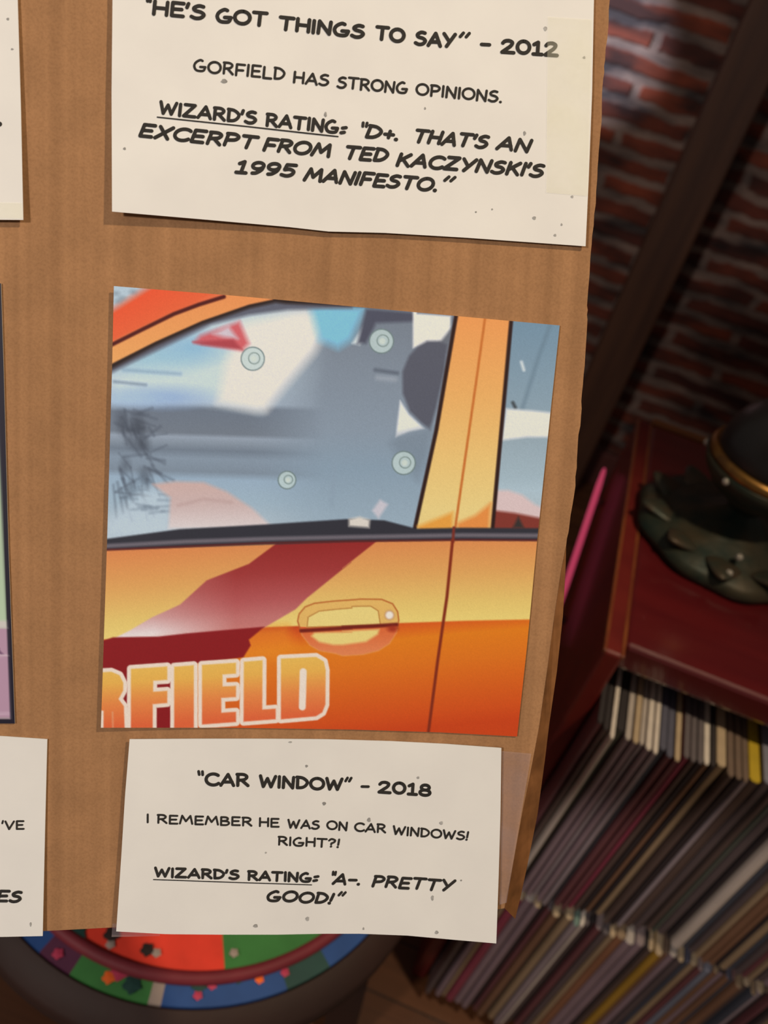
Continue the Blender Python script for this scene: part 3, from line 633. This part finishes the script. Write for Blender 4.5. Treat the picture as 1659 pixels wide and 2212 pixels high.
# ------------------------------------------------------------------ printed pictures
def print_mat(name):
    M = bpy.data.materials.new(name); M.use_nodes = True; nt = M.node_tree; b = nt.nodes['Principled BSDF']
    a = nt.nodes.new('ShaderNodeVertexColor'); a.layer_name = 'ink'
    nt.links.new(a.outputs['Color'], b.inputs['Base Color']); b.inputs['Roughness'].default_value = 0.55; b.inputs['Specular IOR Level'].default_value = 0.3
    return M
class Art:
    """flat printed artwork: colours per vertex of the sheet, drawn as soft-edged polygons in photo points"""
    def __init__(s, X, Y): s.X, s.Y = X, Y; s.C = np.zeros(X.shape + (3,))
    def sdf(s, poly):
        P = np.array(poly, float); x0, y0 = P.min(0) - 30; x1, y1 = P.max(0) + 30
        D = np.full(s.X.shape, 1e3); m = (s.X > x0) & (s.X < x1) & (s.Y > y0) & (s.Y < y1)
        x, y = s.X[m], s.Y[m]; d = np.full(x.shape, 1e9); ins = np.zeros(x.shape, bool)
        for (ax, ay), (bx, by) in zip(P, np.roll(P, -1, 0)):
            ex, ey = bx - ax, by - ay; t = np.clip(((x - ax) * ex + (y - ay) * ey) / (ex * ex + ey * ey + 1e-9), 0, 1)
            d = np.minimum(d, np.hypot(x - ax - t * ex, y - ay - t * ey))
            c = (ay > y) != (by > y); ins ^= c & (x < ex * (y - ay) / (ey if abs(ey) > 1e-9 else 1e-9) + ax)
        D[m] = np.where(ins, -d, d); return D
    def blend(s, a, col):
        c = col if isinstance(col, np.ndarray) and col.ndim == 3 else np.array(col, float)
        s.C = s.C * (1 - a[..., None]) + c * a[..., None]
    def poly(s, pts, col, soft=1.5, op=1.0, grow=0.0):
        D = s.sdf(pts) - grow; s.blend(np.clip(0.5 - D / (2 * soft), 0, 1) * op, col)
    def line(s, pts, col, wid, soft=1.2, op=1.0):
        P = np.array(pts, float); D = np.full(s.X.shape, 1e9)
        for (ax, ay), (bx, by) in zip(P[:-1], P[1:]):
            ex, ey = bx - ax, by - ay; t = np.clip(((s.X - ax) * ex + (s.Y - ay) * ey) / (ex * ex + ey * ey), 0, 1)
            D = np.minimum(D, np.hypot(s.X - ax - t * ex, s.Y - ay - t * ey))
        s.blend(np.clip(0.5 - (D - wid / 2) / (2 * soft), 0, 1) * op, col)
    def ell(s, cx, cy, rx, ry, col, soft=1.5, op=1.0, ring=0):
        D = (np.hypot((s.X - cx) / rx, (s.Y - cy) / ry) - 1) * min(rx, ry)
        if ring: D = np.abs(D) - ring / 2
        s.blend(np.clip(0.5 - D / (2 * soft), 0, 1) * op, col)
    def grad(s, stops, key):
        t = np.array([a for a, _ in stops], float); c = np.array([b for _, b in stops], float)
        return np.stack([np.interp(key, t, c[:, i]) for i in range(3)], -1)
K = 2.9625
def c1(*p): return [(200 + x / K, 600 + y / K) for x, y in p]
def c2(*p): return [(740 + x / K, 600 + y / K) for x, y in p]
def c3(*p): return [(200 + x / K, 1100 + y / K) for x, y in p]
def c4(*p): return [(740 + x / K, 1100 + y / K) for x, y in p]
lift_p = lambda U, V: 0.0009 + 0.0022 * np.clip(1 - U * 3, 0, 1) ** 1.5
lift_p2 = lambda U, V: 0.0008 + 0.0 * U
MPB = mat('print_paper_back', (0.7, 0.68, 0.64), 0.7)
NU = NV = 520
pr, G, org = sheet('photo_print', [(246, 618), (520, 640), (1209, 703)], [(218, 1572), (500, 1572), (760, 1576), (950, 1582), (1117, 1591)], [(246, 618), (242, 800), (231, 1180), (218, 1572)],
                   [(1209, 703), (1188, 900), (1160, 1170), (1138, 1400), (1117, 1591)], lift_p, [print_mat('car_print_ink'), MPB], NU, NV)
tag(pr, 'square printed picture of an orange car door and window stuck on the cardboard', 'print')
a = Art(G[..., 0], G[..., 1]); X, Y = a.X, a.Y
# car interior seen through the window
lftc = a.grad([(640, (186, 202, 206)), (800, (180, 198, 206)), (868, (165, 180, 192)), (880, (106, 116, 128)), (935, (112, 121, 131)), (944, (146, 158, 170)), (958, (130, 142, 153)), (972, (112, 124, 136)), (990, (132, 147, 160)), (1018, (124, 138, 150)), (1034, (150, 172, 188)), (1080, (156, 178, 190)), (1140, (176, 190, 196))], Y + (X - 400) * -0.03)
rgtc = a.grad([(640, (112, 120, 130)), (800, (126, 137, 148)), (930, (134, 148, 160)), (1010, (134, 154, 168)), (1130, (150, 170, 182))], Y)
kx = np.clip((X - 520) / 220, 0, 1)[..., None]; kx = kx * kx * (3 - 2 * kx); a.C[:] = lftc * (1 - kx) + rgtc * kx
a.poly(c1((120, 640), (600, 400), (950, 240), (1400, 200), (1300, 400), (1130, 700), (1080, 850), (700, 790), (120, 800)), (196, 212, 216), 18)
a.ell(330, 770, 90, 30, (150, 190, 204), 22, .8); a.ell(420, 748, 60, 30, (128, 176, 205), 22, .7); a.ell(350, 858, 90, 20, (140, 168, 205), 14, .8); a.ell(280, 862, 60, 16, (165, 190, 212), 12, .8)
a.line(c1((200, 590), (560, 615)), (120, 150, 172), 5, 5, .7); a.line(c1((140, 665), (340, 685)), (112, 130, 145), 5, 4, .8)
a.poly(c1((850, 560), (950, 300), (1300, 215), (1480, 200), (1530, 260), (1420, 480), (1230, 700), (1110, 850), (1040, 850), (800, 800)), (226, 221, 212), 14)
a.poly(c1((690, 370), (940, 280), (1000, 420), (960, 465), (650, 415)), (205, 88, 92), 7, .95); a.poly(c1((770, 360), (870, 310), (930, 390), (840, 380)), (205, 190, 196), 6)
a.poly(c1((640, 410), (900, 395), (960, 460), (700, 430)), (168, 62, 70), 4, .9)
# seats
a.poly([(720, 735), (790, 690), (900, 680), (960, 690), (950, 860), (930, 960), (900, 1110), (880, 1125), (760, 1120), (700, 1000), (690, 850)], rgtc, 16)
a.poly([(668, 658), (790, 664), (758, 735), (730, 752), (690, 735)], (124, 188, 214), 12); a.poly(c2((60, 420), (140, 300), (170, 330), (110, 430)), (205, 215, 215), 4)
a.poly(c2((150, 200), (480, 225), (470, 280), (215, 290), (150, 420), (95, 420)), (76, 78, 92), 5)
a.poly(c2((450, 60), (478, 230), (692, 245), (690, 330), (655, 415), (560, 415), (450, 450)), (226, 224, 218), 3)
a.poly(c2((690, 330), (600, 440), (660, 480), (720, 300)), (104, 108, 116), 4)
a.poly(c2((480, 440), (540, 405), (620, 405), (670, 430), (650, 600), (600, 830), (560, 975), (500, 925), (430, 855), (385, 740), (383, 600), (425, 500)), (86, 88, 99), 4)
a.poly(c2((368, 785), (425, 875), (522, 965), (425, 985), (340, 1020)), (222, 223, 222), 3)
a.poly(c2((350, 1010), (480, 980), (580, 960), (540, 1160), (480, 1300), (300, 1060)), (118, 132, 144), 12, .7)
a.line(c2((210, 590), (350, 610)), (84, 92, 104), 7, 4, .8); a.line(c2((225, 640), (335, 650)), (158, 166, 174), 10, 5, .7)
a.line(c2((-50, 1180), (-70, 1450)), (136, 154, 168), 8, 6, .6); a.poly(c2((190, 1490), (240, 1420), (290, 1450), (230, 1540)), (210, 200, 204), 4, .8)
# branches reflected in the lower left of the glass
rb = random.Random(4)
for k in range(46):
    x, y = 244 + rb.random() * 85, 880 + rb.random() * 200; L = 20 + rb.random() * 60; an = rb.choice((1.2, 1.35, 0.1, -0.4, 0.6)) + rb.uniform(-.3, .3)
    a.line([(x, y), (x + L * math.cos(an), y + L * math.sin(an))], (72, 80, 92), 2 + rb.random() * 4, 3.5, .42)
for k in range(14):
    x, y = 260 + rb.random() * 60, 900 + rb.random() * 160; a.ell(x, y, 9, 14, (58, 64, 74), 9, .4)
a.poly(c1((95, 1560), (330, 1360), (500, 1340), (500, 1640), (90, 1670)), (188, 204, 212), 14, .75)
for k in range(12):
    x, y = 240 + rb.random() * 110, 1060 + rb.random() * 50; a.line([(x, y), (x + 30, y + rb.uniform(-6, 6))], (110, 125, 138), 4, 4, .5)
a.poly([(364, 1142), (368, 1075), (330, 1046), (380, 1040), (440, 1042), (490, 1062), (545, 1098), (592, 1142)], a.grad([(1040, (205, 170, 158)), (1090, (204, 176, 168)), (1140, (220, 206, 200))], Y), 5, .92)
a.line([(385, 1092), (440, 1078), (500, 1085)], (170, 138, 132), 4, 5, .45)
# roof and window surround
a.poly(c1((100, 620), (250, 545), (540, 405), (760, 300), (1000, 240), (1250, 205), (1659, 195), (1659, 60), (100, 20)), (92, 94, 106), 5)
a.poly(c1((100, 20), (1800, 20), (1800, 178), (1240, 158), (1170, 150), (1000, 188), (700, 292), (400, 428), (100, 585)), (40, 26, 24), 4, grow=3)
a.poly(c1((100, 20), (1300, 20), (1150, 140), (1000, 172), (700, 276), (400, 410), (100, 562)), a.grad([(640, (228, 142, 80)), (790, (230, 162, 92))], Y), 2)
a.poly(c1((100, 20), (1000, 20), (830, 118), (500, 232), (100, 425)), a.grad([(-60, (228, 84, 46)), (0, (226, 96, 54)), (30, (230, 130, 84))], (X - 340) * .45 + (Y - 690) * .9), 4)
a.line(c1((100, 440), (320, 330), (520, 232), (680, 172), (840, 122)), (78, 18, 16), 8.5, 2)
a.poly(c1((100, 20), (420, 20), (330, 75), (130, 200), (90, 200)), (176, 194, 202), 10)
for q in ((150, 100), (190, 130), (260, 90), (165, 150)): a.ell(*c1(q)[0], 6, 4, (110, 122, 130), 5, .55)
# pillar, rear window
a.poly(c2((1080, 200), (1500, 200), (1300, 1700), (950, 1700)), a.grad([(690, (112, 140, 158)), (860, (134, 156, 168)), (950, (148, 166, 174)), (1030, (160, 180, 188)), (1060, (170, 190, 198)), (1140, (172, 184, 186))], Y), 2)
a.line(c2((1330, 300), (1250, 520), (1150, 840)), (98, 120, 134), 7, 5, .6); a.line(c2((1145, 540), (1160, 590)), (215, 222, 222), 6, 3, .9); a.line(c2((1090, 800), (1105, 830)), (60, 66, 70), 7, 3, .9)
a.poly(c2((1046, 838), (1210, 850), (1400, 870), (1400, 1020), (1180, 1020), (1020, 1040)), (224, 223, 219), 4)
a.poly(c2((985, 1360), (1060, 1360), (1150, 1390), (1230, 1450), (1300, 1480), (1290, 1600), (960, 1520)), (214, 190, 186), 5)
a.poly(c2((960, 1488), (1100, 1505), (1300, 1545), (1300, 1640), (950, 1640)), (128, 52, 42), 4); a.poly(c2((1090, 1600), (1125, 1530), (1160, 1600)), (50, 46, 44), 4)
pil = c2((735, 200), (1085, 200), (1040, 700), (955, 1640), (455, 1640), (600, 980))
a.poly(pil, (44, 22, 20), 2, grow=4.5)
a.poly(pil, a.grad([(680, (230, 150, 82)), (850, (230, 170, 96)), (1000, (230, 192, 116)), (1100, (230, 204, 130))], Y), 2, grow=-4)
a.poly(c2((500, 1640), (480, 1590), (620, 1535), (705, 1500), (705, 1640)), (228, 156, 62), 6); a.poly(c2((725, 1640), (735, 1570), (850, 1520), (950, 1440), (935, 1640)), (226, 140, 66), 6)
a.line(c2((920, 200), (850, 700), (715, 1640)), (198, 112, 48), 5.5, 1.6)
# door skin
crs = [(200, 1383), (300, 1377), (571, 1355), (700, 1350), (861, 1346), (1003, 1341), (1200, 1337)]
cy = np.interp(X, [p_[0] for p_ in crs], [p_[1] for p_ in crs])
a.poly([(150, 1186), (760, 1169), (980, 1166), (1300, 1168), (1300, 1700), (150, 1700)], (lambda k, u, v: u * (1 - k) + v * k)(np.clip((Y - cy) / 4 + .5, 0, 1)[..., None], a.grad([(-190, (216, 132, 74)), (-110, (220, 160, 88)), (-40, (226, 192, 106)), (0, (232, 206, 116))], Y - cy),
       a.grad([(0, (196, 70, 24)), (18, (214, 92, 26)), (45, (222, 122, 24)), (100, (218, 112, 26)), (210, (206, 78, 24)), (240, (198, 66, 22))], (Y - cy) - (700 - X) * .06)), 1.5)
a.poly([(440, 1360), (620, 1352), (640, 1400), (600, 1425), (520, 1420)], (230, 136, 34), 14, .6)
up = c3((1195, 205), (1400, 190), (1900, 180)) + c4((225, 200), (0, 378)) + c3((1655, 340), (1370, 570), (1300, 640), (1095, 760), (850, 785), (420, 825), (120, 835), (240, 775), (380, 692), (560, 610), (730, 455), (820, 420), (1000, 350))
fx = np.clip((X - 330) / 180, 0, 1)[..., None]; g1 = a.grad([(-190, (142, 34, 32)), (-120, (156, 52, 50)), (-60, (176, 84, 82)), (-22, (190, 112, 106)), (0, (196, 120, 112))], Y - cy)
g2 = a.grad([(-90, (186, 110, 104)), (-40, (206, 158, 152)), (-8, (228, 212, 206)), (20, (232, 214, 196))], Y - cy)
a.poly(up, g1 * fx + g2 * (1 - fx), 1.8)
a.poly(c3((20, 850), (75, 838), (130, 820), (420, 815), (600, 795), (850, 773), (1100, 752), (1000, 835), (1012, 872), (965, 948), (650, 990), (480, 1500), (20, 1500)), (136, 22, 26), 2)
# door handle
hnd = c3((1312, 715), (1322, 670), (1360, 625), (1420, 602), (1540, 588), (1659, 580)) + c4((120, 575), (250, 577), (320, 605), (352, 655), (360, 710), (345, 790), (300, 860), (230, 905), (130, 930), (0, 938)) + c3((1560, 925), (1450, 905), (1390, 870), (1340, 805))
D = a.sdf(hnd); a.blend(np.clip(.5 - D / 3, 0, 1), np.where((Y < cy + 2)[..., None], np.array((224, 178, 96.)), a.grad([(0, (214, 96, 46)), (60, (222, 128, 78))], Y - cy)))
a.poly(c3((1420, 790), (1659, 785)) + c4((0, 780), (235, 768), (225, 800), (150, 848), (0, 868)) + c3((1540, 868), (1450, 850), (1400, 812)), (230, 206, 122), 3.5)
a.blend(np.clip(.5 - (np.abs(D) - 1.6) / 2.4, 0, 1) * .85 * (Y < cy + 12), (178, 92, 40)); a.blend(np.clip(.5 - (np.abs(D) - 1.4) / 3, 0, 1) * .6 * (Y >= cy + 12), (226, 150, 84))
cav = c3((1372, 755), (1380, 690), (1450, 652), (1560, 640), (1659, 632)) + c4((60, 622), (180, 620), (228, 650), (242, 738), (0, 748))
a.poly(cav, (230, 206, 124), 2); D = a.sdf(cav); a.blend(np.clip(.5 - (np.abs(D) - 1.3) / 2.2, 0, 1) * .8, (176, 116, 52))
a.line(c3((1335, 778), (1500, 768), (1659, 757)) + c4((0, 757), (200, 748), (345, 738)), (112, 28, 18), 8, 2.2); a.ell(848, 1358, 11, 7, (150, 40, 22), 4, .8)
a.ell(*c4((300, 678))[0], 11, 11, (196, 150, 100), 2.5); a.ell(*c4((300, 678))[0], 8, 8, (236, 226, 218), 2.5)
# window sill strip
a.poly([(150, 1172), (231, 1164), (389, 1143), (571, 1133), (754, 1121), (830, 1124), (899, 1142), (1000, 1140), (1300, 1142), (1300, 1169), (1000, 1167), (760, 1170), (231, 1188), (150, 1190)], (46, 46, 54), 2.5)
a.line([(200, 1181), (400, 1170), (571, 1164), (760, 1160), (1000, 1156), (1200, 1157)], (116, 108, 114), 9, 3, .85); a.line([(200, 1189), (571, 1173), (760, 1169), (1000, 1166), (1200, 1167)], (88, 30, 30), 4, 2)
a.poly(c2((40, 1545), (110, 1530), (175, 1550), (170, 1600), (40, 1590)), (216, 208, 194), 4)
a.line(c2((712, 1600), (706, 1690)), (120, 44, 34), 6, 2)
a.line(c4((704, 200), (668, 560), (610, 960), (545, 1460)), (128, 42, 20), 6.5, 1.8)
# block lettering on the door
FT = a.grad([(1425, (228, 186, 86)), (1475, (228, 172, 76)), (1520, (226, 132, 66)), (1570, (220, 98, 54))], Y + (X - 250) * .06)
LET = [c3((20, 1045), (120, 1040), (172, 1062), (196, 1110), (196, 1160), (166, 1215), (200, 1260), (206, 1420), (70, 1420), (70, 1290), (20, 1280)),
       c3((245, 1022), (478, 1006), (478, 1092), (388, 1098), (388, 1168), (478, 1162), (478, 1240), (385, 1248), (385, 1420), (245, 1420)),
       c3((522, 1008), (648, 998), (648, 1400), (522, 1410)),
       c3((700, 996), (918, 982), (918, 1052), (832, 1058), (832, 1134), (918, 1130), (918, 1202), (824, 1208), (824, 1302), (918, 1296), (918, 1362), (700, 1378)),
       c3((968, 976), (1088, 966), (1086, 1282), (1172, 1276), (1172, 1344), (966, 1360)),
       c3((1205, 956), (1430, 945), (1480, 975), (1492, 1030), (1490, 1250), (1470, 1300), (1430, 1325), (1205, 1345))]
DS = [a.sdf(l) for l in LET]; DU = np.minimum.reduce(DS)
a.blend(np.clip(.5 - (DU - 8.5) / 2.4, 0, 1), (232, 212, 190))
for D in DS: a.blend(np.clip(.5 - D / 3, 0, 1), FT)
a.line(c3((1348, 1040), (1342, 1265)), (232, 216, 196), 15, 1.6); a.line(c3((130, 1400), (128, 1300)), (226, 190, 150), 3, 2, .5)
# suction cups on the glass
for cx, cy_, r in ((546, 775, 25), (824, 737, 26), (872, 1000, 25), (620, 1037, 19)):
    a.ell(cx, cy_, r, r, (190, 208, 202), 1.6, .8); a.ell(cx, cy_, r, r, (104, 122, 120), 1.2, .9, 2.6); a.ell(cx + 3, cy_ - 1, r * .48, r * .48, (112, 130, 124), 1.2, .85, 2.2); a.ell(cx + 2, cy_, r * .26, r * .26, (204, 214, 200), 1.6, .8)
def ink(o, art):
    c = np.clip(lin(np.clip(art.C, 0, 255)) / TINT, 0.003, 0.95).reshape(-1, 3); me = o.data; n = len(c)
    full = np.ones((len(me.vertices), 4), np.float32); full[:n, :3] = c; full[n:2 * n, :3] = c
    at = me.attributes.new('ink', 'FLOAT_COLOR', 'POINT'); at.data.foreach_set('color', full.ravel())
a.C *= (1 + 0.012 * rng.standard_normal(a.C.shape[:2]))[..., None]
ink(pr, a)

# left print, mostly cut by the frame: black border, pale green above mauve
pl_, G, org = sheet('photo_print', [(-700, 600), (2, 612)], [(-700, 1560), (32, 1563)], [(-700, 600), (-700, 1560)], [(2, 612), (8, 800), (18, 1180), (32, 1563)], lift_p2, [print_mat('panel_print_ink'), MPB], 180, 240)
tag(pl_, 'printed picture with a black border at the left edge, pale green over mauve', 'print')
a = Art(G[..., 0], G[..., 1])
a.C[:] = (26, 20, 34)
inn_ = [(-690, 612), (-12, 622), (0, 1000), (22, 1552), (-690, 1548)]
a.poly(inn_, a.grad([(600, (172, 190, 150)), (1200, (170, 186, 150)), (1340, (176, 192, 156))], a.Y), 2)
a.poly([(-690, 1352), (15, 1356), (22, 1552), (-690, 1548)], (176, 138, 152), 2); a.poly([(-690, 1338), (14, 1341), (15, 1357), (-690, 1354)], (200, 190, 176), 3)
a.line([(-20, 1418), (16, 1416)], (206, 180, 182), 3, 2); a.line([(-20, 1542), (20, 1541)], (206, 176, 184), 3, 2)
a.line([(-8, 1396), (-2, 1402)], (60, 30, 60), 4, 2); a.line([(-4, 1408), (4, 1411)], (60, 30, 60), 3, 2)
ink(pl_, a)

# ------------------------------------------------------------------ clear tape
def tape_mat(name, col, haze):
    M = bpy.data.materials.new(name); M.use_nodes = True; nt = M.node_tree; b = nt.nodes['Principled BSDF']; N = nt.nodes.new; L = nt.links.new
    b.inputs['Base Color'].default_value = (*col, 1); b.inputs['Roughness'].default_value = 0.3; b.inputs['Specular IOR Level'].default_value = 0.6
    tr = N('ShaderNodeBsdfTransparent'); mx = N('ShaderNodeMixShader')
    tc = N('ShaderNodeTexCoord'); ns = N('ShaderNodeTexNoise'); ns.inputs['Scale'].default_value = 45; ns.inputs['Detail'].default_value = 4; L(tc.outputs['Object'], ns.inputs['Vector'])
    mr = N('ShaderNodeMapRange'); mr.inputs[1].default_value = .3; mr.inputs[2].default_value = .7; mr.inputs[3].default_value = haze * .6; mr.inputs[4].default_value = haze * 1.4
    L(ns.outputs['Fac'], mr.inputs[0]); L(mr.outputs[0], mx.inputs[0]); L(tr.outputs[0], mx.inputs[1]); L(b.outputs[0], mx.inputs[2])
    L(mx.outputs[0], nt.nodes['Material Output'].inputs['Surface']); return M
MT = tape_mat('clear_tape', tuple(alb((240, 226, 186))), 0.12); MT2 = tape_mat('clear_tape_on_board', tuple(alb((196, 168, 156))), 0.13)
def tape(quad, w, label, M, lf=None):
    (a0, a1, a2, a3) = quad; nu, nv = 6, 24; Gt = coons([a0, a1], [a3, a2], [a0, a3], [a1, a2], nu, nv).reshape(-1, 2)
    ww = (lf(Gt) if lf else np.zeros(len(Gt))) + w
    V = bpv(Gt[:, 0], Gt[:, 1], ww); org = V.mean(0); V2 = np.vstack([V, V - OUT * 0.00005]) - org; n = nu * nv; fs = []
    for j in range(nv - 1):
        for i in range(nu - 1): k = j * nu + i; fs += [(k, k + nu, k + nu + 1, k + 1), (n + k, n + k + 1, n + k + nu + 1, n + k + nu)]
    o = link('adhesive_tape', mesh('adhesive_tape', V2, fs, M), loc=org); return tag(o, label, 'tape')
tape([(1183, 36), (1279, 42), (1270, 424), (1180, 416)], 0.00035, 'clear tape strip down the right side of the upper caption card', MT, lfa)
tape([(-300, 434), (47, 438), (50, 472), (-300, 470)], 0.0003, 'clear tape across the bottom of the upper left caption card', MT, lfc)
tape([(1082, 1622), (1148, 1628), (1094, 1950), (1078, 1955)], 0.0009, 'shiny clear tape beside the right edge of the lower caption card', MT2)
tape([(243, 1995), (350, 1998), (345, 2022), (241, 2024)], 0.0006, 'clear tape end poking out below the lower caption card', MT2)
